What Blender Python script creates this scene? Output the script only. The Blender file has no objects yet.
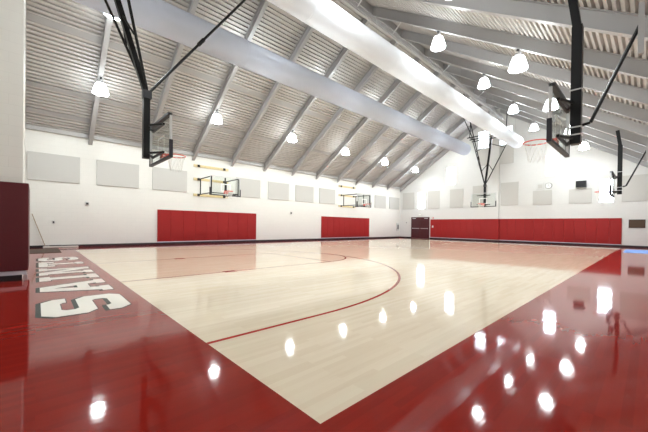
import bpy, bmesh, math, random
from mathutils import Vector, Matrix
from mathutils.geometry import tessellate_polygon
random.seed(7)
D = bpy.data
SC = bpy.context.scene
COL = SC.collection
PI = math.pi

# ------------------------------------------------------------------ places (metres; camera stands at X=0, Y=0)
XL, XR = -18.78, 1.0          # left wall, right wall
YN, YF = -1.25, 29.0          # near end wall, far end wall
XS, XSL = -1.31, -16.63       # right / left sideline
YB, YBF = 1.22, 26.82         # near / far baseline
XC = 0.5 * (XS + XSL)         # court axis
XR0, ZR = -9.30, 11.74        # roof ridge (underside of deck)
SL = 0.667                    # roof slope
RAF = [-0.56 + 2.46 * k for k in range(13)]
def zdeck(x): return ZR - SL * abs(x - XR0)

# ------------------------------------------------------------------ materials
def new_mat(name):
    m = D.materials.new(name); m.use_nodes = True
    nt = m.node_tree; b = nt.nodes['Principled BSDF']
    return m, nt, b
def N(nt, t, **kw):
    n = nt.nodes.new(t)
    for k, v in kw.items():
        if k in n.inputs.keys(): n.inputs[k].default_value = v
        else: setattr(n, k, v)
    return n
def L(nt, a, b): nt.links.new(a, b)

def plain(name, col, rough=0.5, metal=0.0, spec=0.5, coat=0.0, noise=0.0, nscale=6.0):
    m, nt, b = new_mat(name)
    b.inputs['Base Color'].default_value = (*col, 1)
    b.inputs['Roughness'].default_value = rough
    b.inputs['Metallic'].default_value = metal
    b.inputs['Specular IOR Level'].default_value = spec
    b.inputs['Coat Weight'].default_value = coat
    if noise:
        tc = N(nt, 'ShaderNodeTexCoord'); nz = N(nt, 'ShaderNodeTexNoise', Scale=nscale, Detail=4.0)
        L(nt, tc.outputs['Object'], nz.inputs['Vector'])
        mx = N(nt, 'ShaderNodeMix', data_type='RGBA')
        mx.inputs[6].default_value = (*[c * (1 - noise) for c in col], 1)
        mx.inputs[7].default_value = (*[min(1, c * (1 + noise)) for c in col], 1)
        L(nt, nz.outputs['Fac'], mx.inputs[0]); L(nt, mx.outputs[2], b.inputs['Base Color'])
    return m

def emit(name, col, s):
    m, nt, b = new_mat(name)
    b.inputs['Base Color'].default_value = (*col, 1)
    b.inputs['Emission Color'].default_value = (*col, 1)
    b.inputs['Emission Strength'].default_value = s
    return m

def glass(name, tint=(0.93, 0.97, 0.95), refl=0.08):
    m = D.materials.new(name); m.use_nodes = True; nt = m.node_tree
    nt.nodes.clear()
    out = N(nt, 'ShaderNodeOutputMaterial'); tr = N(nt, 'ShaderNodeBsdfTransparent'); gl = N(nt, 'ShaderNodeBsdfGlossy')
    tr.inputs[0].default_value = (*tint, 1); gl.inputs['Roughness'].default_value = 0.03
    lw = N(nt, 'ShaderNodeLayerWeight', Blend=0.5); pw = N(nt, 'ShaderNodeMath', operation='POWER'); pw.inputs[1].default_value = 4.0
    ma = N(nt, 'ShaderNodeMath', operation='MULTIPLY_ADD'); ma.inputs[1].default_value = 0.5; ma.inputs[2].default_value = refl * 0.5
    mx = N(nt, 'ShaderNodeMixShader'); L(nt, lw.outputs['Facing'], pw.inputs[0]); L(nt, pw.outputs[0], ma.inputs[0])
    L(nt, ma.outputs[0], mx.inputs[0]); L(nt, tr.outputs[0], mx.inputs[1]); L(nt, gl.outputs[0], mx.inputs[2])
    L(nt, mx.outputs[0], out.inputs[0])
    return m

def fabric(name, col):
    m = D.materials.new(name); m.use_nodes = True; nt = m.node_tree; nt.nodes.clear()
    out = N(nt, 'ShaderNodeOutputMaterial'); df = N(nt, 'ShaderNodeBsdfDiffuse'); tl = N(nt, 'ShaderNodeBsdfTranslucent'); mx = N(nt, 'ShaderNodeMixShader')
    tc = N(nt, 'ShaderNodeTexCoord'); nz = N(nt, 'ShaderNodeTexNoise', Scale=2.0, Detail=4.0); L(nt, tc.outputs['Object'], nz.inputs['Vector'])
    mc = N(nt, 'ShaderNodeMix', data_type='RGBA'); mc.inputs[6].default_value = (*[c * .97 for c in col], 1); mc.inputs[7].default_value = (*[min(1, c * 1.03) for c in col], 1)
    L(nt, nz.outputs['Fac'], mc.inputs[0]); L(nt, mc.outputs[2], df.inputs[0]); L(nt, mc.outputs[2], tl.inputs[0])
    mx.inputs[0].default_value = 0.45; L(nt, df.outputs[0], mx.inputs[1]); L(nt, tl.outputs[0], mx.inputs[2]); L(nt, mx.outputs[0], out.inputs[0])
    return m

def block_wall(name, col, axis):
    """painted concrete block: faint joints in bump, faint tone change per block"""
    m, nt, b = new_mat(name)
    tc = N(nt, 'ShaderNodeTexCoord'); sp = N(nt, 'ShaderNodeSeparateXYZ'); cb = N(nt, 'ShaderNodeCombineXYZ')
    L(nt, tc.outputs['Object'], sp.inputs[0])
    L(nt, sp.outputs['Y' if axis == 'x' else 'X'], cb.inputs[0]); L(nt, sp.outputs['Z'], cb.inputs[1])
    br = N(nt, 'ShaderNodeTexBrick', Scale=1.0)
    br.inputs['Mortar Size'].default_value = 0.006; br.inputs['Mortar Smooth'].default_value = 0.3
    br.inputs['Brick Width'].default_value = 0.406; br.inputs['Row Height'].default_value = 0.203
    br.inputs['Color1'].default_value = (*col, 1)
    br.inputs['Color2'].default_value = (*[c * 0.985 for c in col], 1)
    br.inputs['Mortar'].default_value = (*[c * 0.95 for c in col], 1)
    L(nt, cb.outputs[0], br.inputs['Vector']); L(nt, br.outputs['Color'], b.inputs['Base Color'])
    bp = N(nt, 'ShaderNodeBump', Strength=0.25, Distance=0.004, invert=True)
    L(nt, br.outputs['Fac'], bp.inputs['Height']); L(nt, bp.outputs[0], b.inputs['Normal'])
    b.inputs['Roughness'].default_value = 0.55; b.inputs['Specular IOR Level'].default_value = 0.3
    return m

def floor_strip(name, c1, c2, c3, streak=0.5):
    """strip flooring laid along Y under a glossy finish"""
    m, nt, b = new_mat(name)
    tc = N(nt, 'ShaderNodeTexCoord'); mp = N(nt, 'ShaderNodeMapping')
    mp.inputs['Rotation'].default_value = (0, 0, PI / 2)
    L(nt, tc.outputs['Object'], mp.inputs['Vector'])
    br = N(nt, 'ShaderNodeTexBrick', Scale=1.0, offset=0.37, offset_frequency=3)
    br.inputs['Brick Width'].default_value = 0.85; br.inputs['Row Height'].default_value = 0.057
    br.inputs['Mortar Size'].default_value = 0.0007; br.inputs['Mortar Smooth'].default_value = 0.1; br.inputs['Bias'].default_value = 0.0
    br.inputs['Color1'].default_value = (0, 0, 0, 1); br.inputs['Color2'].default_value = (1, 1, 1, 1)
    br.inputs['Mortar'].default_value = (0.45, 0.45, 0.45, 1)
    L(nt, mp.outputs[0], br.inputs['Vector'])
    ra = N(nt, 'ShaderNodeValToRGB')
    ra.color_ramp.elements[0].color = (*c1, 1); ra.color_ramp.elements[1].color = (*c2, 1)
    L(nt, br.outputs['Color'], ra.inputs[0])
    m2 = N(nt, 'ShaderNodeMapping'); m2.inputs['Scale'].default_value = (9.0, 0.9, 1.0)
    L(nt, tc.outputs['Object'], m2.inputs['Vector'])
    nz = N(nt, 'ShaderNodeTexNoise', Scale=2.2, Detail=6.0, Roughness=0.62)
    L(nt, m2.outputs[0], nz.inputs['Vector'])
    r2 = N(nt, 'ShaderNodeValToRGB'); r2.color_ramp.elements[0].position = 0.55; r2.color_ramp.elements[1].position = 0.8
    L(nt, nz.outputs['Fac'], r2.inputs[0])
    ml = N(nt, 'ShaderNodeMath', operation='MULTIPLY'); ml.inputs[1].default_value = streak
    L(nt, r2.outputs[0], ml.inputs[0])
    mx = N(nt, 'ShaderNodeMix', data_type='RGBA'); mx.inputs[7].default_value = (*c3, 1)
    L(nt, ml.outputs[0], mx.inputs[0]); L(nt, ra.outputs[0], mx.inputs[6]); L(nt, mx.outputs[2], b.inputs['Base Color'])
    # finish: strips cup very slightly, so reflections break up across the boards
    n3 = N(nt, 'ShaderNodeTexNoise', Scale=1.0, Detail=2.0)
    m3 = N(nt, 'ShaderNodeMapping'); m3.inputs['Scale'].default_value = (16.0, 3.0, 1.0)
    L(nt, tc.outputs['Object'], m3.inputs['Vector']); L(nt, m3.outputs[0], n3.inputs['Vector'])
    bp = N(nt, 'ShaderNodeBump', Strength=0.35, Distance=0.0014)
    L(nt, n3.outputs['Fac'], bp.inputs['Height'])
    L(nt, bp.outputs[0], b.inputs['Coat Normal'])
    b.inputs['Roughness'].default_value = 0.6; b.inputs['Specular IOR Level'].default_value = 0.0
    b.inputs['Coat Weight'].default_value = 1.0; b.inputs['Coat Roughness'].default_value = 0.055; b.inputs['Coat IOR'].default_value = 1.27
    return m

def paint_mat(name, col):
    m, nt, b = new_mat(name)
    b.inputs['Base Color'].default_value = (*col, 1)
    tc = N(nt, 'ShaderNodeTexCoord'); n3 = N(nt, 'ShaderNodeTexNoise', Scale=1.0, Detail=2.0)
    m3 = N(nt, 'ShaderNodeMapping'); m3.inputs['Scale'].default_value = (16.0, 3.0, 1.0)
    L(nt, tc.outputs['Object'], m3.inputs['Vector']); L(nt, m3.outputs[0], n3.inputs['Vector'])
    bp = N(nt, 'ShaderNodeBump', Strength=0.35, Distance=0.0014)
    L(nt, n3.outputs['Fac'], bp.inputs['Height']); L(nt, bp.outputs[0], b.inputs['Coat Normal'])
    b.inputs['Roughness'].default_value = 0.6; b.inputs['Specular IOR Level'].default_value = 0.0
    b.inputs['Coat Weight'].default_value = 1.0; b.inputs['Coat Roughness'].default_value = 0.055; b.inputs['Coat IOR'].default_value = 1.27
    return m

M = dict(
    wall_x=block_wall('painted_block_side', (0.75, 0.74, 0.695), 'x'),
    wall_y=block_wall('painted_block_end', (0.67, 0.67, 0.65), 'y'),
    maple=floor_strip('maple_strip', (0.70, 0.585, 0.435), (0.755, 0.65, 0.50), (0.58, 0.44, 0.285), 0.3),
    red=floor_strip('red_stained_strip', (0.225, 0.0125, 0.008), (0.265, 0.015, 0.009), (0.18, 0.009, 0.006), 0.5),
    line=paint_mat('red_line_paint', (0.36, 0.018, 0.012)),
    white_paint=paint_mat('white_letter_paint', (0.80, 0.78, 0.70)),
    black_paint=paint_mat('charcoal_letter_paint', (0.065, 0.075, 0.07)),
    deck=plain('galvanised_roof_deck', (0.53, 0.51, 0.49), 0.45, 0.0, 0.4, noise=0.10, nscale=1.5),
    steel=plain('grey_painted_steel', (0.385, 0.38, 0.38), 0.45),
    trim=plain('grey_eave_trim', (0.42, 0.41, 0.40), 0.5),
    pad=plain('red_vinyl', (0.30, 0.012, 0.012), 0.42, 0, 0.3, noise=0.06, nscale=3),
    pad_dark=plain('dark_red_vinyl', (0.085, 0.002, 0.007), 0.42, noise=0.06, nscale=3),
    padbase=plain('pale_nailer', (0.55, 0.55, 0.62), 0.5),
    rubber=plain('black_rubber_base', (0.012, 0.010, 0.016), 0.4),
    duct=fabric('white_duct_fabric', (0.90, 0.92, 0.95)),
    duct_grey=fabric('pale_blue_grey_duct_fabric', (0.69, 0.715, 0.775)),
    black=plain('black_powder_coat', (0.007, 0.007, 0.008), 0.4, 0, 0.3),
    navy=plain('black_padding', (0.016, 0.014, 0.022), 0.5),
    alu=plain('satin_aluminium', (0.62, 0.62, 0.62), 0.35, 0.6),
    rim=plain('orange_red_enamel', (0.72, 0.06, 0.028), 0.4),
    net=plain('white_nylon', (0.75, 0.74, 0.70), 0.8),
    glass=glass('clear_board_glass', (0.955, 0.98, 0.97)),
    pane=glass('window_glass', (0.97, 0.98, 1.0)),
    mark=plain('white_board_marking', (0.85, 0.85, 0.82), 0.5),
    wood=plain('varnished_pine', (0.68, 0.56, 0.30), 0.45, noise=0.12, nscale=8),
    panel=plain('grey_acoustic_fabric', (0.53, 0.52, 0.49), 0.9, noise=0.05, nscale=40),
    frame=plain('white_window_frame', (0.75, 0.76, 0.78), 0.4),
    door=plain('dark_maroon_door_paint', (0.060, 0.008, 0.012), 0.4),
    chrome=plain('brushed_steel', (0.55, 0.55, 0.57), 0.3, 0.8),
    shade=emit('glowing_acrylic', (0.92, 0.985, 1.0), 10.0),
    lens=emit('lamp_lens', (0.92, 0.985, 1.0), 205.0),
    plastic=plain('pale_plastic', (0.62, 0.62, 0.60), 0.5),
    dark=plain('dark_grey_plastic', (0.03, 0.03, 0.035), 0.5),
    bronze=plain('bronze_plaque', (0.085, 0.050, 0.030), 0.4, 0.3),
    mat_brown=plain('brown_entrance_mat', (0.075, 0.050, 0.035), 0.95, noise=0.25, nscale=60),
    blue=plain('light_blue', (0.16, 0.34, 0.80), 0.5),
    cotton=plain('white_cotton', (0.66, 0.64, 0.60), 0.95, noise=0.15, nscale=60),
    handle=plain('light_wood_handle', (0.34, 0.24, 0.14), 0.5),
    redplastic=plain('red_alarm_plastic', (0.55, 0.03, 0.02), 0.4),
)

# ------------------------------------------------------------------ mesh helpers
class MB:
    def __init__(s): s.bm = bmesh.new()
    def box(s, c, size, rot=None, bevel=0.0):
        r = bmesh.ops.create_cube(s.bm, size=1.0); vs = r['verts']
        for v in vs: v.co = Vector((v.co.x * size[0], v.co.y * size[1], v.co.z * size[2]))
        if bevel:
            es = list({e for v in vs for e in v.link_edges})
            rb = bmesh.ops.bevel(s.bm, geom=es, offset=bevel, segments=2, profile=0.6, affect='EDGES')
            vs = list({v for f in rb['faces'] for v in f.verts} | {v for v in vs if v.is_valid})
        for v in vs:
            if rot is not None: v.co = rot @ v.co
            v.co += Vector(c)
        return s
    def bb(s, a, b, bevel=0.0):
        a, b = Vector(a), Vector(b)
        return s.box((a + b) / 2, [abs(q) for q in (b - a)], None, bevel)
    def tube(s, p, q, r, seg=10, r2=None):
        p, q = Vector(p), Vector(q); d = q - p
        rot = d.to_track_quat('Z', 'Y').to_matrix().to_4x4()
        bmesh.ops.create_cone(s.bm, cap_ends=True, segments=seg, radius1=r, radius2=r if r2 is None else r2,
                              depth=d.length, matrix=Matrix.Translation((p + q) / 2) @ rot)
        return s
    def bar(s, p, q, w, h):
        """square bar from p to q"""
        p, q = Vector(p), Vector(q); d = q - p
        rot = d.to_track_quat('Z', 'Y').to_matrix()
        return s.box((p + q) / 2, (w, h, d.length), rot)
    def path(s, pts, r, seg=6):
        for a, b in zip(pts[:-1], pts[1:]): s.tube(a, b, r, seg)
        return s
    def lathe(s, prof, c=(0, 0, 0), seg=24, axis='z', cap=True):
        rings = []
        for (r, z) in prof:
            ring = []
            for k in range(seg):
                a = 2 * PI * k / seg
                co = (r * math.cos(a), r * math.sin(a), z) if axis == 'z' else (r * math.cos(a), z, r * math.sin(a))
                ring.append(s.bm.verts.new(Vector(co) + Vector(c)))
            rings.append(ring)
        for i in range(len(rings) - 1):
            for k in range(seg):
                s.bm.faces.new((rings[i][k], rings[i][(k + 1) % seg], rings[i + 1][(k + 1) % seg], rings[i + 1][k]))
        if cap:
            s.bm.faces.new(rings[0]); s.bm.faces.new(rings[-1])
        return s
    def torus(s, c, R, r, seg=32, sub=8):
        V = [[None] * sub for _ in range(seg)]
        for i in range(seg):
            a = 2 * PI * i / seg
            for j in range(sub):
                b = 2 * PI * j / sub
                V[i][j] = s.bm.verts.new(Vector(c) + Vector(((R + r * math.cos(b)) * math.cos(a), (R + r * math.cos(b)) * math.sin(a), r * math.sin(b))))
        for i in range(seg):
            for j in range(sub):
                s.bm.faces.new((V[i][j], V[(i + 1) % seg][j], V[(i + 1) % seg][(j + 1) % sub], V[i][(j + 1) % sub]))
        return s
    def poly(s, loops, z0, z1, fn=lambda u, v, w: (u, v, w)):
        """flat polygon with holes (outer first), extruded from z0 to z1; fn maps (u, v, w) to space"""
        flat = [p for lp in loops for p in lp]
        tris = tessellate_polygon([[Vector((p[0], p[1], 0)) for p in lp] for lp in loops])
        lo = [s.bm.verts.new(fn(p[0], p[1], z0)) for p in flat]; hi = [s.bm.verts.new(fn(p[0], p[1], z1)) for p in flat]
        for t in tris:
            try:
                s.bm.faces.new([lo[i] for i in t]); s.bm.faces.new([hi[i] for i in reversed(t)])
            except ValueError: pass
        k = 0
        for lp in loops:
            n = len(lp)
            for i in range(n):
                a, b = k + i, k + (i + 1) % n
                s.bm.faces.new((lo[a], lo[b], hi[b], hi[a]))
            k += n
        return s
    def mesh(s, name, mat, smooth=False):
        bmesh.ops.recalc_face_normals(s.bm, faces=s.bm.faces)
        me = D.meshes.new(name); s.bm.to_mesh(me); s.bm.free()
        me.materials.append(mat)
        if smooth:
            for p in me.polygons: p.use_smooth = True
            try: me.set_sharp_from_angle(angle=math.radians(40))
            except Exception: pass
        return me
    def build(s, name, mat, parent=None, smooth=False, loc=None):
        o = D.objects.new(name, s.mesh(name, mat, smooth)); COL.objects.link(o)
        if parent is not None: o.parent = parent
        if loc is not None: o.location = loc
        return o

def tag(o, label, cat=None, group=None):
    o['label'] = label
    if cat: o['category'] = cat
    if group: o['group'] = group
    return o
def empty(name, loc, label, cat, group=None, rz=0.0):
    o = D.objects.new(name, None); COL.objects.link(o)
    o.location = loc; o.rotation_euler = (0, 0, rz); o.empty_display_size = 0.2
    return tag(o, label, cat, group)
def struct(o, label=None, cat=None):
    o['kind'] = 'structure'
    if label: o['label'] = label
    if cat: o['category'] = cat
    return o
def copy_tree(o, parent=None):
    c = o.copy(); COL.objects.link(c)
    if parent is not None: c.parent = parent
    for ch in list(o.children): copy_tree(ch, c)
    return c
ORD = ['first', 'second', 'third', 'fourth', 'fifth', 'sixth', 'seventh', 'eighth', 'ninth', 'tenth', 'eleventh', 'twelfth', 'thirteenth',
       'fourteenth', 'fifteenth', 'sixteenth', 'seventeenth', 'eighteenth', 'nineteenth', 'twentieth', 'twenty-first', 'twenty-second', 'twenty-third', 'twenty-fourth']

# ------------------------------------------------------------------ floor
M['black_paint'].node_tree.nodes['Principled BSDF'].inputs['Coat Weight'].default_value = 0.35
fl = MB().bb((XSL, YB, -0.1), (XS, YBF, 0)).build('floor', M['maple'])
struct(fl, 'pale maple gym floor with wide red border', 'floor')
b = MB()
b.bb((XL - .2, YN - .2, -0.1), (XR + .2, YB, 0)); b.bb((XL - .2, YBF, -0.1), (XR + .2, YF + .2, 0))
b.bb((XL - .2, YB, -0.1), (XSL, YBF, 0)); b.bb((XS, YB, -0.1), (XR + .2, YBF, 0))
tag(b.build('painted_border', M['red'], fl), 'glossy red border around the maple court')

LW, ZL = 0.05, 0.0008
def strip(pts, w, closed=False):
    """flat painted band along a polyline"""
    m = MB(); n = len(pts); lo = []; hi = []
    for i in range(n):
        p = Vector(pts[i]); a = Vector(pts[i - 1] if (i > 0 or closed) else pts[i]); c = Vector(pts[(i + 1) % n] if (i < n - 1 or closed) else pts[i])
        t = (c - a).normalized(); nn = Vector((-t.y, t.x)) * w / 2
        lo.append(m.bm.verts.new((p.x + nn.x, p.y + nn.y, ZL))); hi.append(m.bm.verts.new((p.x - nn.x, p.y - nn.y, ZL)))
    for i in range(n if closed else n - 1):
        j = (i + 1) % n
        m.bm.faces.new((lo[i], lo[j], hi[j], hi[i]))
    return m
def arc(cx, cy, r, a0, a1, n=64): return [(cx + r * math.cos(a0 + (a1 - a0) * k / n), cy + r * math.sin(a0 + (a1 - a0) * k / n)) for k in range(n + 1)]
R3 = 6.03
for (yb, s) in ((YB, 1), (YBF, -1)):
    yc = yb + s * 1.55
    pts = [(XC + R3, yb)] + [(XC + R3 * math.cos(t * PI / 72), yc + s * R3 * math.sin(t * PI / 72)) for t in range(73)] + [(XC - R3, yb)]
    strip(pts, 0.055).build('three_point_line', M['line'], fl)
    for sx in (-1, 1):
        strip([(XC + sx * 1.83, yb), (XC + sx * 1.83, yb + s * 5.8)], 0.05).build('lane_line', M['line'], fl)
        MB().bb((XC + sx * 1.83 - .10, yb + s * 2.13, 0), (XC + sx * 1.83 + .10, yb + s * 2.45, ZL + .0004)).build('lane_block', M['line'], fl)
    strip([(XC - 1.83, yb + s * 5.8), (XC + 1.83, yb + s * 5.8)], 0.05).build('free_throw_line', M['line'], fl)
    strip(arc(XC, yb + s * 5.8, 1.83, 0, s * PI), 0.04).build('free_throw_arc', M['line'], fl)

# lettering on the near apron, read from the court
def off_poly(P, d):
    n = len(P); ar = sum(P[i][0] * P[(i + 1) % n][1] - P[(i + 1) % n][0] * P[i][1] for i in range(n)); sg = 1 if ar > 0 else -1
    out = []
    for i in range(n):
        a, p, c = Vector(P[i - 1]), Vector(P[i]), Vector(P[(i + 1) % n])
        t1, t2 = (p - a).normalized(), (c - p).normalized()
        n1, n2 = Vector((t1.y, -t1.x)) * sg, Vector((t2.y, -t2.x)) * sg
        k = n1 + n2; q = max(0.35, 1 + n1.dot(n2))
        out.append(tuple(p + k * (d / q)))
    return out
W = 1.12
GL = {
 'S': [[(W,.68),(W,.82),(W-.15,.95),(.15,.95),(0,.82),(0,.50),(.15,.385),(W-.36,.385),(W-.3,.34),(W-.3,.25),(W-.36,.2),(.36,.2),(.3,.24),(.3,.27),(0,.27),(0,.13),(.15,0),(W-.15,0),(W,.13),(W,.45),(W-.15,.565),(.36,.565),(.3,.61),(.3,.70),(.36,.75),(W-.36,.75),(W-.3,.71),(W-.3,.68)]],
 'A': [[(0,0),(.5,0),(.5,.15),(.42,.15),(.47,.28),(.88,.28),(.93,.15),(.85,.15),(.85,0),(1.35,0),(1.35,.15),(1.25,.15),(.9,.95),(.45,.95),(.1,.15),(0,.15)],[(.54,.45),(.675,.78),(.81,.45)]],
 'I': [[(0,0),(.6,0),(.6,.17),(.45,.17),(.45,.78),(.6,.78),(.6,.95),(0,.95),(0,.78),(.15,.78),(.15,.17),(0,.17)]],
 'N': [[(0,0),(.5,0),(.5,.15),(.4,.15),(.4,.6),(.85,0),(1.15,0),(1.15,.8),(1.3,.8),(1.3,.95),(.8,.95),(.8,.8),(.9,.8),(.9,.38),(.45,.95),(0,.95),(0,.8),(.13,.8),(.13,.15),(0,.15)]],
 'T': [[(.35,0),(.9,0),(.9,.16),(.77,.16),(.77,.77),(.98,.77),(.98,.62),(1.25,.62),(1.25,.95),(0,.95),(0,.62),(.27,.62),(.27,.77),(.48,.77),(.48,.16),(.35,.16)]],
}
GO = dict(GL); GO['S'] = [[(W,.68),(W,.82),(W-.15,.95),(.15,.95),(0,.82),(0,.50),(.15,.385),(W-.3,.385),(W-.3,.2),(.3,.2),(.3,.27),(0,.27),(0,.13),(.15,0),(W-.15,0),(W,.13),(W,.45),(W-.15,.565),(.3,.565),(.3,.75),(W-.3,.75),(W-.3,.68)]]
for ch, x0 in (('S', -4.97), ('A', -6.47), ('I', -8.12), ('N', -9.02), ('T', -10.72), ('S', -12.33)):
    fn = lambda u, v, w: (x0 - u, 1.0 - v, w)
    ol = MB().poly([off_poly(lp, .032 if i == 0 else -.026) for i, lp in enumerate(GO[ch])], 0.0, .0006, lambda u, v, w: (x0 - u + .015, 1.0 - v - .022, w))
    lo = MB().poly(GL[ch], 0.0005, .0012, fn).build('painted_letter', M['white_paint'], fl)
    tag(lo, 'white block letter %s on the red apron' % ch)
    tag(ol.build('letter_outline', M['black_paint'], lo), 'charcoal outline and shadow')

# ------------------------------------------------------------------ walls
def wall_holes(name, axis, at, thick, outline, holes, mat, label):
    loops = [outline] + [[(a, c), (b_, c), (b_, d), (a, d)] for (a, b_, c, d) in holes]
    fn = (lambda u, v, w: (u, w, v)) if axis == 'y' else (lambda u, v, w: (w, u, v))
    o = MB().poly(loops, at, at + thick, fn).build(name, mat)
    return struct(o, label, 'wall')
gable = lambda: [(XL, 0), (XR, 0), (XR, zdeck(XR)), (XR0, ZR), (XL, zdeck(XL))]
WIN = [(-16.70, -15.86, 3.03, 4.78), (-13.68, -12.76, 5.27, 6.97), (-10.78, -9.86, 8.25, 9.80), (-8.96, -8.02, 8.28, 9.80), (-5.72, -4.86, 5.27, 6.95), (-2.56, -1.76, 3.03, 4.74)]
wall_holes('wall_far', 'y', YF, 0.22, gable(), WIN, M['wall_y'], 'white far gable wall with six windows and a red padded foot')
wall_holes('wall_near', 'y', YN - .22, 0.22, gable(), [], M['wall_y'], 'white near gable wall behind the lettered apron')
struct(MB().bb((XL - .22, YN - .22, 0), (XL, YF + .22, zdeck(XL))).build('wall_left', M['wall_x']), 'long white block wall on the left with two wall hoops', 'wall')
struct(MB().bb((XR, YN - .22, 0), (XR + .22, YF + .22, zdeck(XR))).build('wall_right', M['wall_x']), 'long white block wall on the right', 'wall')
struct(MB().bb((-9.80, YF - .14, 0), (-8.96, YF, zdeck(-9.8) + .0)).build('wall_column', M['wall_y']), 'white middle pilaster of the far wall', 'wall')
struct(MB().bb((-9.95, YN, 0), (-8.58, -.20, zdeck(-9.95) - .05)).build('wall_pier', M['wall_x']), 'white block pier at the left edge above a red pad', 'wall')

# baseboards
struct(MB().bb((XL, YN, 0), (XL + .02, YF, .115)).build('baseboard_left', M['rubber']), 'black rubber baseboard along the left wall', 'baseboard')
bf = MB(); bf.bb((XL, YF - .02, 0), (-17.40, YF, .115)); bf.bb((-15.30, YF - .02, 0), (-9.80, YF, .115)); bf.bb((-9.82, YF - .16, 0), (-8.94, YF - .02, .115)); bf.bb((-8.96, YF - .02, 0), (XR, YF, .115))
struct(bf.build('baseboard_far', M['rubber']), 'black rubber baseboard along the far wall', 'baseboard')
struct(MB().bb((XR - .02, YN, 0), (XR, YF, .115)).build('baseboard_right', M['rubber']), 'black rubber baseboard along the right wall', 'baseboard')
struct(MB().bb((-8.58, YN, 0), (-8.56, -.20, .115)).build('baseboard_pier', M['rubber']), 'black base of the pier at the left edge', 'baseboard')

# windows
WL = ['tall window above the maroon double doors', 'window at mid height left of the far hoop', 'high window left of the middle pilaster', 'high window right of the middle pilaster', 'window at mid height above the clock', 'low window right behind the far side hoop']
for i, (x0, x1, z0, z1) in enumerate(WIN):
    f = MB(); t = .05
    f.bb((x0, YF + .06, z0), (x0 + t, YF + .14, z1)); f.bb((x1 - t, YF + .06, z0), (x1, YF + .14, z1))
    f.bb((x0 + t, YF + .06, z0), (x1 - t, YF + .14, z0 + t)); f.bb((x0 + t, YF + .06, z1 - t), (x1 - t, YF + .14, z1))
    w = D.objects.new('window_%d' % (i + 1), None); COL.objects.link(w); w.location = (0, 0, 0)
    struct(w, WL[i], 'window')
    f.build('window_frame', M['frame'], w)
    MB().bb((x0 + t, YF + .095, z0 + t), (x1 - t, YF + .103, z1 - t)).build('pane', M['pane'], w)

# ------------------------------------------------------------------ roof
def deck_mesh(side):
    """ribbed deck along Y on one slope; side -1 left, 1 right"""
    m = MB(); pitch, dep = 0.168, 0.085
    half = (XR0 - XL + .25) if side < 0 else (XR + .25 - XR0)
    Ls = half * math.sqrt(1 + SL * SL); ca = 1 / math.sqrt(1 + SL * SL); sa = SL * ca
    prof = []; s = 0.0
    while s < Ls:
        for ds, h in ((0, 0), (.075, 0), (.085, dep), (.158, dep)): prof.append((s + ds, h))
        s += pitch
    prof = [(min(a, Ls), h) for a, h in prof]
    rows = []
    for y in (YN - .22, YF + .22):
        rows.append([m.bm.verts.new((XR0 + side * (a * ca + h * sa), y, ZR - a * sa + h * ca)) for a, h in prof])
    top = [[m.bm.verts.new((XR0 + side * (a * ca + .12 * sa), y, ZR - a * sa + .12 * ca + .05)) for a in (0, Ls)] for y in (YN - .22, YF + .22)]
    for i in range(len(prof) - 1): m.bm.faces.new((rows[0][i], rows[0][i + 1], rows[1][i + 1], rows[1][i]))
    m.bm.faces.new((top[0][0], top[0][1], top[1][1], top[1][0]))
    return m
ceil = deck_mesh(-1).build('ceiling', M['deck']); struct(ceil, 'ribbed grey metal roof deck on the left slope', 'ceiling')
c2 = deck_mesh(1).build('ceiling_right', M['deck']); struct(c2, 'ribbed grey metal roof deck on the right slope', 'ceiling')
# flat lap strips seen between the ribs
for xs, w in ((-14.62, .26), (-16.90, .22), (-18.0, .22)):
    ca = 1 / math.sqrt(1 + SL * SL)
    for k in range(len(RAF) - 1):
        if k > 3 and xs == -18.0: continue
        MB().box((xs, (RAF[k] + RAF[k + 1]) / 2, zdeck(xs) - .012), (w, 2.30, .012), Matrix.Rotation(-math.atan(SL), 3, 'Y')).build('lap_strip', M['steel'], ceil)
t1 = MB().bb((XL, YN, zdeck(XL) - .17), (XL + .10, YF, zdeck(XL) + .02)).build('trim_1', M['trim']); struct(t1, 'grey eave trim along the top of the left wall', 'trim')
t2 = MB().bb((XR - .10, YN, zdeck(XR) - .17), (XR, YF, zdeck(XR) + .02)).build('trim_2', M['trim']); struct(t2, 'grey eave trim along the top of the right wall', 'trim')
# gable edge angles (dark line between deck and end wall)
ge = MB()
ge.bar((XL, YF - .03, zdeck(XL) - .04), (XR0, YF - .03, ZR - .04), .05, .06); ge.bar((XR, YF - .03, zdeck(XR) - .04), (XR0, YF - .03, ZR - .04), .05, .06)
struct(ge.build('trim_3', M['dark']), 'dark edge angle under the deck on the far gable', 'trim')

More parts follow.
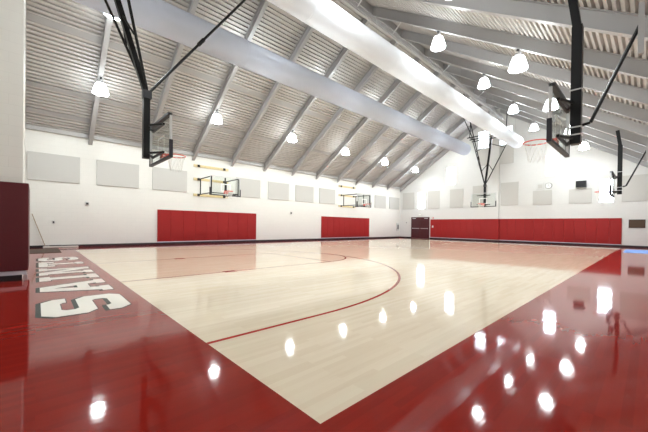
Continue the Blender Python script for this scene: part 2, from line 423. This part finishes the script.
# rafters: sloping I-beams; local origin at the ridge
DEP = 0.385
def rafter_mesh(side):
    xe = (XL + .01) if side < 0 else (XR - .01)
    run = abs(xe - XR0); ca = 1 / math.sqrt(1 + SL * SL); sa = SL * ca
    m = MB()
    def pt(a, h, y): return (side * (a * ca) - side * h * sa, y, -a * sa - h * ca)
    def slab(h0, h1, hw):
        a0, a1 = 0.02, run / ca
        vs = []
        for (a, h) in ((a0 + h0 * SL, h0), (a1 + h0 * SL, h0), (a1 + h1 * SL, h1), (a0 + h1 * SL, h1)):
            vs.append((a, h))
        lo = [m.bm.verts.new(pt(a, h, -hw)) for a, h in vs]; hi = [m.bm.verts.new(pt(a, h, hw)) for a, h in vs]
        m.bm.faces.new(lo); m.bm.faces.new(hi[::-1])
        for i in range(4): m.bm.faces.new((lo[i], lo[(i + 1) % 4], hi[(i + 1) % 4], hi[i]))
    # plumb cut at both ends: a + h*SL keeps x constant
    slab(0.0, .018, .085); slab(.018, DEP - .018, .012); slab(DEP - .018, DEP, .085)
    return m.mesh('rafter', M['steel'])
rm = {s: rafter_mesh(s) for s in (-1, 1)}
nR = len(RAF)
for s in (-1, 1):
    for k, y in enumerate(RAF):
        if y > YF - .1: y = YF - .12
        o = D.objects.new('roof_rafter', rm[s]); COL.objects.link(o); o.location = (XR0, y, ZR - .002)
        side = 'left' if s < 0 else 'right'
        i = nR - 1 - k
        lab = ('grey steel roof rafter on the %s slope lying against the far wall' % side) if i == 0 else 'grey steel roof rafter on the %s slope, %s one out from the far wall' % (side, ORD[i - 1])
        tag(o, lab, 'roof beam', 'steel rafters on the %s slope' % side)

# steel rail hung beside the ridge, above the white duct
XRL = -8.20
rb = empty('hanging_rail', (XRL, (YN + YF) / 2, 9.85), 'long grey steel rail running beside the upper edge of the white duct', 'steel rail')
m = MB(); hl = (26.9 - YN) / 2; dy = (YN + .02 + 26.9) / 2 - (YN + YF) / 2
m.bb((-.09, dy - hl, -.01), (.09, dy + hl, .01)); m.bb((-.09, dy - hl, .01), (-.075, dy + hl, .15)); m.bb((.075, dy - hl, .01), (.09, dy + hl, .15))
m.build('channel', M['steel'], rb)
MB().bb((.22, dy - hl, -.27), (.26, dy + hl, -.23)).build('lower_rail', M['steel'], rb)
for k, y in enumerate(RAF[:-2]):
    if k not in (1, 3, 4, 5, 7, 9): continue
    yy = y - (YN + YF) / 2
    MB().bar((.02, yy, 0), (.50, yy, zdeck(XRL + .50) - .45 - 9.85), .035, .035).build('rail_hanger', M['alu'], rb)
    MB().bar((0, yy, -.005), (.24, yy, -.25), .04, .04).build('rail_link', M['steel'], rb)
# ridge plate closing the two slopes
struct(MB().bb((XR0 - .02, YN, ZR - .40), (XR0 + .02, YF, ZR + .02)).build('trim_4', M['steel']), 'grey ridge plate along the roof peak', 'trim')

# ------------------------------------------------------------------ pendant lamps
def lamp_proto():
    e = empty('pendant_lamp', (0, 0, 0), '', 'lamp', 'bell-shaped pendant lamps under the rafters')
    MB().bb((-.05, -.035, -.035), (.05, .035, .0)).tube((0, 0, -.03), (0, 0, -.12), .014).build('hanger', M['dark'], e)
    MB().lathe([(.05, -.10), (.085, -.12), (.095, -.20), (.12, -.26)], seg=20).build('housing', M['chrome'], e, True)
    MB().lathe([(.10, -.262), (.165, -.27), (.215, -.40), (.255, -.55), (.285, -.66), (.275, -.675), (.18, -.685), (.175, -.66)], seg=24).build('glowing_shade', M['shade'], e, True)
    MB().lathe([(.165, -.672), (.16, -.69), (.08, -.70)], seg=24).build('lens', M['lens'], e)
    return e
ROWS = [('lower left', -15.52, 0), ('upper left', -12.3, 0), ('upper right', -5.95, 0), ('lower right', -3.12, 0)]
proto = None
for rn, x, _ in ROWS:
    for k in range(6):
        y = 1.9 + 4.92 * k
        if k == 0 and rn == 'lower right': continue
        xx = -12.75 if (rn == 'upper left' and k == 0) else x
        o = lamp_proto() if proto is None else copy_tree(proto)
        if proto is None: proto = o
        o.location = (xx, y, zdeck(xx) - .46)
        o['label'] = 'glowing bell-shaped pendant lamp in the %s row, %s' % (rn, 'nearest the far wall' if k == 5 else '%s from the far wall' % ORD[5 - k])

# ------------------------------------------------------------------ fabric ducts
def duct(x, z, r, y1, mat, label):
    e = empty('fabric_air_duct', (x, y1, z), label, 'air duct')
    y0 = YN + .02 - y1
    prof = [(r, y0), (r, -.35)] + [(r * math.cos(a), -.35 + .35 * math.sin(a)) for a in [PI / 2 * t / 8 for t in range(1, 8)]] + [(.02, 0)]
    MB().lathe(prof, seg=40, axis='y').build('duct_sleeve', mat, e, True)
    for k in range(7):
        yy = -.38 - 4.2 * k
        if yy < y0: break
        MB().lathe([(r + .001, yy - .02), (r + .006, yy - .012), (r + .006, yy + .012), (r + .001, yy + .02)], seg=40, axis='y', cap=False).build('seam_band', mat, e, True)
    MB().bb((-.02, y0, r - .005), (.02, -.4, r + .035)).build('suspension_rail', M['steel'], e)
    for k, y in enumerate(RAF[:-1]):
        yy = y - y1
        if yy > -.5: continue
        MB().tube((0, yy, r + .03), (0, yy, zdeck(x) - .45 - z), .008, 6).build('hanger_cable', M['steel'], e)
    return e
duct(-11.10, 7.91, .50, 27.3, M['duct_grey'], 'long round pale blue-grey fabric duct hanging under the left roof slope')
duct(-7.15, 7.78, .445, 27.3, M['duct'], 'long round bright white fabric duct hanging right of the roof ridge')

# ------------------------------------------------------------------ hoops (local: +y is the way the board faces, face at y=0, floor z=0)
ZB0, ZB1, HWB = 2.83, 3.90, .915
def board(e, y0=0.0, top='dark'):
    g = MB().bb((-HWB + .03, y0 - .02, ZB0 + .04), (HWB - .03, y0, ZB1 - .04)).build('backboard', M['glass'], e)
    for s in (-1, 1): MB().bb((s * (HWB - .035), y0 - .05, ZB0), (s * HWB, y0 + .004, ZB1)).build('side_frame', M['alu'], g)
    MB().bb((-HWB, y0 - (.10 if top == 'dark' else .04), ZB1 - (.05 if top == 'dark' else .02)), (HWB, y0 + .004, ZB1 + .01)).build('top_frame', M[top], g)
    p = MB(); p.bb((-HWB - .02, y0 - .06, ZB0 - .02), (HWB + .02, y0 + .022, ZB0 + .035))
    for s in (-1, 1): p.bb((s * (HWB - .03), y0 - .06, ZB0 + .035), (s * (HWB + .02), y0 + .022, ZB0 + .42))
    p.build('edge_padding', M['navy'], g)
    t = MB(); w, zb, zt, h = .295, 3.05, 3.50, .05
    t.bb((-w, y0, zb), (-w + h, y0 + .002, zt)); t.bb((w - h, y0, zb), (w, y0 + .002, zt)); t.bb((-w + h, y0, zt - h), (w - h, y0 + .002, zt)); t.bb((-w + h, y0, zb), (w - h, y0 + .002, zb + h))
    t.build('target_square', M['mark'], g)
    return g
def rim(e, y0=0.0):
    c = (0, y0 + .385, 3.05)
    m = MB().torus(c, .238, .013); m.bb((-.09, y0 + .002, 3.04), (.09, y0 + .16, 3.055)); m.bb((-.12, y0 + .002, 2.93), (.12, y0 + .02, 3.06))
    for s in (-1, 1): m.tube((s * .07, y0 + .02, 2.95), (s * .12, y0 + .19, 3.04), .01, 6)
    r = m.build('rim', M['rim'], e, True)
    n = MB(); K = 12
    def q(k, lv):
        rr = [.236, .205, .178, .158, .15][lv]; zz = [0, -.11, -.22, -.33, -.43][lv]
        a = 2 * PI * (k + .5 * (lv % 2)) / K
        return (c[0] + rr * math.cos(a), c[1] + rr * math.sin(a), c[2] + zz)
    for lv in range(4):
        for k in range(K):
            if lv % 2 == 0: ends = (q(k, lv + 1), q(k - 1, lv + 1))
            else: ends = (q(k, lv + 1), q(k + 1, lv + 1))
            for ee in ends: n.tube(q(k, lv), ee, .0045, 5)
    n.build('net', M['net'], e)
    return r

# --- main court hoops, hung from the roof, braced forward
def main_hoop(x, y, rz, label, top='dark'):
    e = empty('ceiling_hung_hoop', (x, y, 0), label, 'basketball hoop', 'ceiling-hung hoops on the court ends', rz)
    board(e, 0.0, top); rim(e)
    jy, jz, k = -.36, 4.55, .31                       # joint where mast, legs and brace meet; mast leans back k per metre
    ztop = 8.60
    def up(z): return jy - k * (z - jz)
    m = MB(); m.bar((0, jy, 2.86), (0, jy, jz), .15, .15); m.bar((0, jy, jz - .02), (0, up(ztop), ztop), .12, .12)
    m.build('mast', M['black'], e)
    for s in (-1, 1):
        MB().tube((s * .05, jy, jz + .1), (s * 1.45, up(8.5), 8.5), .035, 8).build('side_leg', M['black'], e)
        MB().tube((s * 1.08, up(7.55), 7.55), (0, up(8.05), 8.05), .03, 8).build('cross_brace', M['black'], e)
        MB().tube((s * .42, up(5.75), 5.75), (0, up(6.35), 6.35), .025, 8).build('cross_brace', M['black'], e)
    MB().tube((0, jy + .03, jz), (0, jy + .03 + (10.5 - jz) / 1.40, 10.5), .035, 8).tube((0, jy + .03 + 1.30, jz + 1.3 * 1.40), (0, jy + .03 + 1.45, jz + 1.45 * 1.40), .055, 8).build('diagonal_brace', M['black'], e)
    yu = up(8.5)
    for dy, z, hw in ((0, 8.52, 1.55), (.45, 8.58, 1.55), (.95, 8.64, 1.55)): MB().tube((-hw, yu + dy, z), (hw, yu + dy, z), .045, 8).build('cross_bar', M['black'], e)
    for s in (-1, 1):
        MB().tube((s * 1.35, yu - .06, 8.57), (s * 1.35, yu + 1.02, 8.68), .04, 8).build('side_bar', M['black'], e)
        zr = zdeck(x + 1.35 * (1 if rz == 0 else -1) * s) - .44
        h = MB(); h.tube((s * 1.35, yu + .96, 8.64), (s * 1.35, yu + .72 + (0 if rz else .32), zr), .035, 8); 
        if s > 0: h.tube((s * 1.35, yu, 8.52), (s * 1.35, yu + .72 + (0 if rz else .32) + 2.46, zr), .035, 8)
        h.build('roof_hanger', M['black'], e)
    for z in (3.0, 3.72):
        s_ = MB()
        for s in (-1, 1): s_.bar((s * .08, jy + .05, z), (s * .45, -.07, z), .05, .05)
        s_.bar((-.5, -.075, z), (.5, -.075, z), .05, .05)
        s_.build('board_arm', M['black'], e)
    MB().bb((-.09, jy - .09, 4.42), (.09, jy + .11, 4.62)).build('hinge_bracket', M['dark'], e)
    return e
main_hoop(-9.06, YB + 1.22, 0, 'ceiling-hung hoop with leaning black mast over the near baseline beside the lettering')
main_hoop(-9.06, YBF - 1.22, PI, 'small far ceiling-hung hoop with a V-shaped black frame before the end wall', 'alu')

# --- side hoops on the right, hung from the roof and facing the left wall
def side_hoop(y, label):
    e = empty('side_hung_hoop', (-1.36, y, 0), label, 'basketball hoop', 'side-hung hoops over the right sideline', PI / 2)   # local +y -> -x
    board(e); rim(e)
    my = -.29
    m = MB(); m.bar((0, my, 2.88), (0, my, 5.25), .19, .17); m.build('mast', M['black'], e)
    MB().bar((0, my, 5.2), (0, my + .11, zdeck(-1.36) - .46), .15, .14).build('mast_head', M['black'], e)
    xh = -.19 + 1.36
    MB().tube((0, my - .10, 3.25), (0, my - .22, 3.27), .03, 8).tube((0, my - .22, 3.27), (0, -xh, 4.88), .032, 8).build('diagonal_brace', M['black'], e)
    MB().bb((-.05, -xh - .06, 4.35), (.05, -xh + .02, zdeck(-.2) - .40)).build('brace_hanger', M['steel'], e)
    c = MB()
    for z in (3.05, 3.2, 3.95): c.bb((-.105, my - .10, z), (.105, my + .10, z + .025))
    c.build('mast_clamp', M['alu'], e)
    for z in (3.0, 3.72):
        s_ = MB()
        for s in (-1, 1): s_.bar((s * .08, my + .05, z), (s * .45, -.07, z), .05, .05)
        s_.bar((-.5, -.075, z), (.5, -.075, z), .05, .05)
        s_.build('board_arm', M['black'], e)
    MB().lathe([(.05, -.02), (.05, .02)], (.12, my, 5.05), 14, 'y').bb((.08, my - .03, 5.0), (.11, my + .03, 5.18)).build('pulley', M['dark'], e)
    return e
side_hoop(7.98, 'nearer of the two right-hand hoops, thick black mast hanging from the roof')
side_hoop(20.65, 'farther of the two right-hand hoops, seen edge-on before a bright window')

# --- fold-out hoops on the left wall (three pine boards on the wall)
def wall_hoop(y, label):
    e = empty('wall_mounted_hoop', (XL + 2.0, y, 0), label, 'basketball hoop', 'fold-out hoops on the left wall', -PI / 2)    # local +y -> +x, local +x -> -y
    board(e, 0.0, 'alu'); rim(e)
    yw = -2.0                                             # the wall in local y
    for z in (2.93, 3.88, 4.68):
        wb = MB().bb((-1.1, yw + .002, z - .075), (1.1, yw + .042, z + .075), .006).build('mounting_board', M['wood'], e)
        wb['label'] = 'varnished pine board on the wall'
        MB().bb((-.88, yw + .042, z - .07), (-.74, yw + .08, z + .07)).bb((.74, yw + .042, z - .07), (.88, yw + .08, z + .07)).build('wall_plate', M['black'], wb)
    for s in (-1, 1):
        a = MB()
        for z in (2.95, 3.87): a.tube((s * .81, yw + .07, z), (s * .81, -.06, z), .03, 8)
        a.tube((s * .81, yw + .35, 2.95), (s * .81, yw + .35, 3.87), .035, 8); a.tube((s * .81, -.08, 2.88), (s * .81, -.08, 3.90), .035, 8)
        a.build('side_arm', M['black'], e)
    MB().bar((-.8, -.08, 2.95), (.8, -.08, 2.95), .05, .05).bar((0, -.08, 2.95), (0, -.08, 3.86), .06, .05).build('board_brace', M['black'], e)
    return e
wall_hoop(7.95, 'nearer fold-out hoop on the left wall above the longer red pad row')
wall_hoop(20.42, 'farther fold-out hoop on the left wall above the second red pad row')

# ------------------------------------------------------------------ wall pads
def pad_mesh(w, h=1.79, t=.05):
    return MB().box((0, 0, h / 2), (w, t, h), None, .012).mesh('wall_pad', M['pad'])
def pads(n, start, step, place, z, label, group):
    me = pad_mesh(step - .003)
    for k in range(n):
        o = D.objects.new('wall_pad', me); COL.objects.link(o)
        place(o, start + step * (k + .5)); o.location.z = z
        tag(o, label % ORD[k], 'wall pad', group)
def on_left(o, v): o.location = (XL + .026, v, 0); o.rotation_euler = (0, 0, PI / 2)
def on_far(o, v): o.location = (v, YF - .026, 0)
pads(9, 4.90, .692, on_left, .165, 'red pad in the nearer row on the left wall, %s from the near end', 'pads in the nearer row on the left wall')
pads(9, 17.28, .703, on_left, .165, 'red pad in the farther row on the left wall, %s from the near end', 'pads in the farther row on the left wall')
pads(9, -15.22, .602, on_far, .165, 'red padded panel on the far wall left of the pilaster, %s from the doors', 'pads on the far wall left of the pilaster')
pads(12, -8.94, .632, on_far, .165, 'red padded panel on the far wall right of the pilaster, %s from the pilaster', 'pads on the far wall right of the pilaster')
cp = MB(); cp.bb((-9.85, YF - .20, .165), (-8.91, YF - .14, 1.955), .01); cp.bb((-9.85, YF - .14, .165), (-9.80, YF - .055, 1.955)); cp.bb((-8.96, YF - .14, .165), (-8.91, YF - .055, 1.955))
tag(cp.build('corner_pad', M['pad']), 'red wrap-around pad on the middle pilaster of the far wall', 'wall pad')
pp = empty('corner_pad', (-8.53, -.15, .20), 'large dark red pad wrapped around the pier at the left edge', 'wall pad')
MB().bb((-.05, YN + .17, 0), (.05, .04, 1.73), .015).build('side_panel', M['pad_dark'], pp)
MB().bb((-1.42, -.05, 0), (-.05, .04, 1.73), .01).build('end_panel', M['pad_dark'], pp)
# pale nailer strips under the pads
def nail(a, b, label): tag(MB().bb(a, b).build('pad_ledge', M['padbase']), label, 'ledge strip')
nail((XL, 4.90, .117), (XL + .05, 11.13, .163), 'thin pale strip under the nearer red pad row of the left wall')
nail((XL, 17.28, .117), (XL + .05, 23.60, .163), 'thin pale strip under the farther red pad row of the left wall')
nail((-15.22, YF - .05, .117), (-9.80, YF, .163), 'thin pale strip under the red pads left of the far pilaster')
nail((-8.96, YF - .05, .117), (-1.36, YF, .163), 'thin pale strip under the red pads right of the far pilaster')
nb = MB().bb((-8.58, YN + .02, .117), (-8.50, -.14, .195)); tag(nb.build('pad_ledge', M['padbase']), 'pale bluish strip under the dark red pad at the left edge', 'ledge strip')
tag(MB().bb((-8.58, -.18, 0), (-8.49, -.12, .11), .008).tube((-8.535, -.15, .11), (-8.535, -.15, .15), .02, 8).build('floor_bracket', M['chrome']), 'small steel floor bracket at the corner of the dark red pad', 'bracket')

# ------------------------------------------------------------------ acoustic panels
def ac(name_label, c, size, rotz=0, group=None):
    o = MB().box((0, 0, 0), size, None, .008).build('acoustic_panel', M['panel']); o.location = c; o.rotation_euler = (0, 0, rotz)
    return tag(o, name_label, 'acoustic panel', group)
lp = [k for k in range(12) if k not in (3, 8)]
pm = MB().box((0, 0, 0), (.045, 1.83, 1.25), None, .008).mesh('acoustic_panel', M['panel'])
for i, k in enumerate(lp):
    o = D.objects.new('acoustic_panel', pm); COL.objects.link(o); o.location = (XL + .024, .60 + 2.477 * k, 3.66)
    tag(o, 'pale grey acoustic panel on the left wall, %s from the near end' % ORD[i], 'acoustic panel', 'acoustic panels in a row on the left wall')
for x0, x1, z0, z1, lab in (
    (-18.46, -17.05, 3.05, 4.80, 'grey acoustic panel on the far wall between the left corner and the first window'),
    (-15.52, -14.27, 3.02, 4.80, 'grey acoustic panel on the far wall right of the window over the doors'),
    (-13.26, -12.00, 3.02, 4.80, 'grey acoustic panel on the far wall just left of the far hoop'),
    (-11.15, -9.92, 3.05, 4.95, 'grey acoustic panel on the far wall behind the far hoop, left of the pilaster'),
    (-8.82, -7.52, 3.10, 5.02, 'grey acoustic panel on the far wall just right of the pilaster'),
    (-6.50, -5.26, 3.04, 4.16, 'grey acoustic panel on the far wall under the clock'),
    (-4.23, -2.93, 3.06, 4.11, 'grey acoustic panel on the far wall under the dark speaker'),
    (-1.39, .45, 3.07, 4.81, 'grey acoustic panel on the far wall at the right edge'),
    (-10.76, -9.86, 6.70, 8.15, 'high grey acoustic panel under the window left of the pilaster'),
    (-8.94, -7.92, 6.62, 8.18, 'high grey acoustic panel under the window right of the pilaster')):
    ac(lab, ((x0 + x1) / 2, YF - .024, (z0 + z1) / 2), (x1 - x0, .045, z1 - z0))

# ------------------------------------------------------------------ doors and small wall things
d = D.objects.new('door_1', None); COL.objects.link(d); d.location = (-16.35, YF, 0)
struct(d, 'dark maroon double doors in the far left corner', 'door')
MB().bb((-1.02, -.06, 0), (-.965, 0, 2.20)).bb((.965, -.06, 0), (1.02, 0, 2.20)).bb((-.965, -.06, 2.145), (.965, 0, 2.20)).build('door_frame', M['door'], d)
for s in (-1, 1):
    lf = MB().bb((s * .006, -.045, .01), (s * .96, -.005, 2.14)).build('door_leaf', M['door'], d)
    MB().bb((s * .10, -.10, 1.0), (s * .88, -.075, 1.06)).bb((s * .10, -.08, .99), (s * .16, -.045, 1.07)).bb((s * .82, -.08, .99), (s * .88, -.045, 1.07)).build('push_bar', M['chrome'], lf)
    MB().bb((s * .50, -.10, 2.03), (s * .85, -.045, 2.10)).build('door_closer', M['chrome'], lf)
e = empty('emergency_light', (-16.36, YF, 2.36), 'small pale box light on the wall above the double doors', 'light fixture')
MB().bb((-.17, -.09, 0), (.17, 0, .18), .01).build('housing', M['plastic'], e); MB().bb((-.14, -.097, .03), (.14, -.09, .15)).build('face_panel', M['mark'], e)
def wallbox(name, loc, size, rz, mat, fmat, label, cat, part='face_plate'):
    e = empty(name, loc, label, cat, None, rz)      # local -y faces the room
    w, t, h = size
    MB().bb((-w / 2, -t, -h / 2), (w / 2, 0, h / 2), min(.008, t / 4)).build('housing', mat, e)
    MB().bb((-w * .3, -t - .006, -h * .3), (w * .3, -t, h * .3)).build(part, fmat, e)
    return e
wallbox('thermostat', (XL, 1.80, 2.09), (.17, .05, .17), PI / 2, M['plastic'], M['dark'], 'small square thermostat box on the left wall beside the first acoustic panel', 'thermostat', 'display')
wallbox('wall_outlet', (XL, .58, 1.17), (.08, .02, .13), PI / 2, M['chrome'], M['dark'], 'small metal outlet plate low on the left wall above the dust mop', 'outlet')
wallbox('control_box', (XL, 14.15, 2.10), (.16, .05, .20), PI / 2, M['plastic'], M['dark'], 'small grey control box on the left wall between the two pad rows', 'control box')
wallbox('extinguisher_cabinet', (XL, 28.45, 1.15), (.34, .12, .80), PI / 2, M['plastic'], M['dark'], 'upright grey cabinet on the left wall near the far corner', 'cabinet', 'window')
wallbox('light_switch', (-17.95, YF, 1.62), (.12, .03, .16), 0, M['plastic'], M['dark'], 'small dark switch on the far wall left of the double doors', 'switch')
wallbox('fire_alarm', (-14.95, YF, 2.10), (.14, .06, .16), 0, M['redplastic'], M['mark'], 'small red fire alarm above the pads right of the doors', 'alarm', 'strobe')
wallbox('card_reader', (-14.95, YF - .052, 1.22), (.13, .05, .22), 0, M['plastic'], M['mark'], 'small white box on the first red pad beside the doors', 'wall box')
e = empty('loudspeaker', (-3.52, YF, 4.20), 'dark grey box loudspeaker on the far wall right of the clock', 'loudspeaker')
MB().bb((-.30, -.22, 0), (.30, -.02, .48), .015).build('cabinet', M['dark'], e); MB().bb((-.27, -.232, .03), (.27, -.22, .45)).build('grille', M['black'], e); MB().bb((-.1, -.02, .1), (.1, 0, .38)).build('bracket', M['chrome'], e)
e = empty('wall_clock', (-5.48, YF, 4.50), 'round white wall clock on the far wall above an acoustic panel', 'clock')
MB().lathe([(.20, -.05), (.215, -.05), (.225, -.03), (.225, 0)], seg=28, axis='y', cap=False).lathe([(.20, -.05), (.20, -.03)], seg=28, axis='y', cap=False).build('bezel', M['dark'], e, True)
MB().lathe([(.20, -.034), (.20, -.002)], seg=28, axis='y').build('dial', M['mark'], e)
MB().bb((-.008, -.042, 0), (.008, -.036, .15)).box((.05, -.039, -.03), (.012, .006, .12), Matrix.Rotation(2.1, 3, 'Y')).build('hands', M['black'], e)
e = wallbox('wall_speaker', (-6.02, YF, 4.50), (.46, .06, .46), 0, M['plastic'], M['panel'], 'square pale speaker on the far wall left of the clock', 'loudspeaker', 'grille')
e = empty('wall_plaque', (-.64, YF, 1.57), 'dark bronze plaque on the far wall right of the red pads', 'plaque')
MB().bb((-.37, -.03, -.255), (.37, 0, .255), .008).build('plate', M['bronze'], e)
fr = MB(); fr.bb((-.39, -.035, .25), (.39, 0, .28)); fr.bb((-.39, -.035, -.28), (.39, 0, -.25)); fr.bb((-.39, -.035, -.25), (-.365, 0, .25)); fr.bb((.365, -.035, -.25), (.39, 0, .25)); fr.build('border', M['dark'], e)

# ------------------------------------------------------------------ loose things on the floor
e = empty('dust_mop', (XL + .13, .32, 0), 'wide white dust mop with wooden handle leaning on the left wall', 'mop')
hd = MB().bb((-.06, -.10, .005), (.06, 1.15, .075), .02).build('mop_head', M['cotton'], e)
MB().tube((-.02, -.02, .08), (-.095, -.46, 1.53), .014, 8).build('handle', M['handle'], e)
MB().bb((-.04, -.06, .07), (.04, .12, .10)).build('clip', M['chrome'], e)
tag(MB().bb((-18.05, YN + .05, .0), (-15.55, .72, .012), .004).build('entrance_mat', M['mat_brown']), 'brown entrance mat on the red apron by the left wall', 'mat')
tag(MB().bb((-.98, 21.9, .0), (.4, 25.4, .006), .002).build('floor_strip', M['blue']), 'light blue strip on the red border at the far right', 'mat')  # thin flat strip of even light blue lying over the red border

# ------------------------------------------------------------------ world, camera
w = D.worlds.new('world'); SC.world = w; w.use_nodes = True
bg = w.node_tree.nodes['Background']; bg.inputs[0].default_value = (0.86, 0.93, 1.0, 1); bg.inputs[1].default_value = 9.0

f_px, yaw, pit, roll, cy = 306.748, 0.8173, -0.0068, 0.0130, 227.98
s, c = math.sin(yaw), math.cos(yaw)
right = Vector((c, s, 0)); fwd = Vector((-s, c, 0)); up = Vector((0, 0, 1))
f2 = fwd * math.cos(pit) + up * math.sin(pit); u2 = -fwd * math.sin(pit) + up * math.cos(pit)
r3 = right * math.cos(roll) + u2 * math.sin(roll); u3 = -right * math.sin(roll) + u2 * math.cos(roll)
cam = D.cameras.new('camera'); co = D.objects.new('camera', cam); COL.objects.link(co)
mw = Matrix((( r3.x, u3.x, -f2.x, 0), (r3.y, u3.y, -f2.y, 0), (r3.z, u3.z, -f2.z, 1.16), (0, 0, 0, 1)))
co.matrix_world = mw
cam.sensor_width = 36; cam.lens = f_px / 648 * 36; cam.shift_y = (cy - 216) / 648; cam.clip_start = .05; cam.clip_end = 200
SC.camera = co

SC.view_settings.view_transform = 'Standard'; SC.view_settings.look = 'None'; SC.view_settings.gamma = 1; SC.view_settings.use_curve_mapping = False
SC.view_settings.exposure = 1.10
cy_ = SC.cycles
cy_.use_denoising = True; cy_.max_bounces = 10; cy_.diffuse_bounces = 6; cy_.glossy_bounces = 5; cy_.transparent_max_bounces = 16
cy_.sample_clamp_indirect = 12; cy_.use_light_tree = True
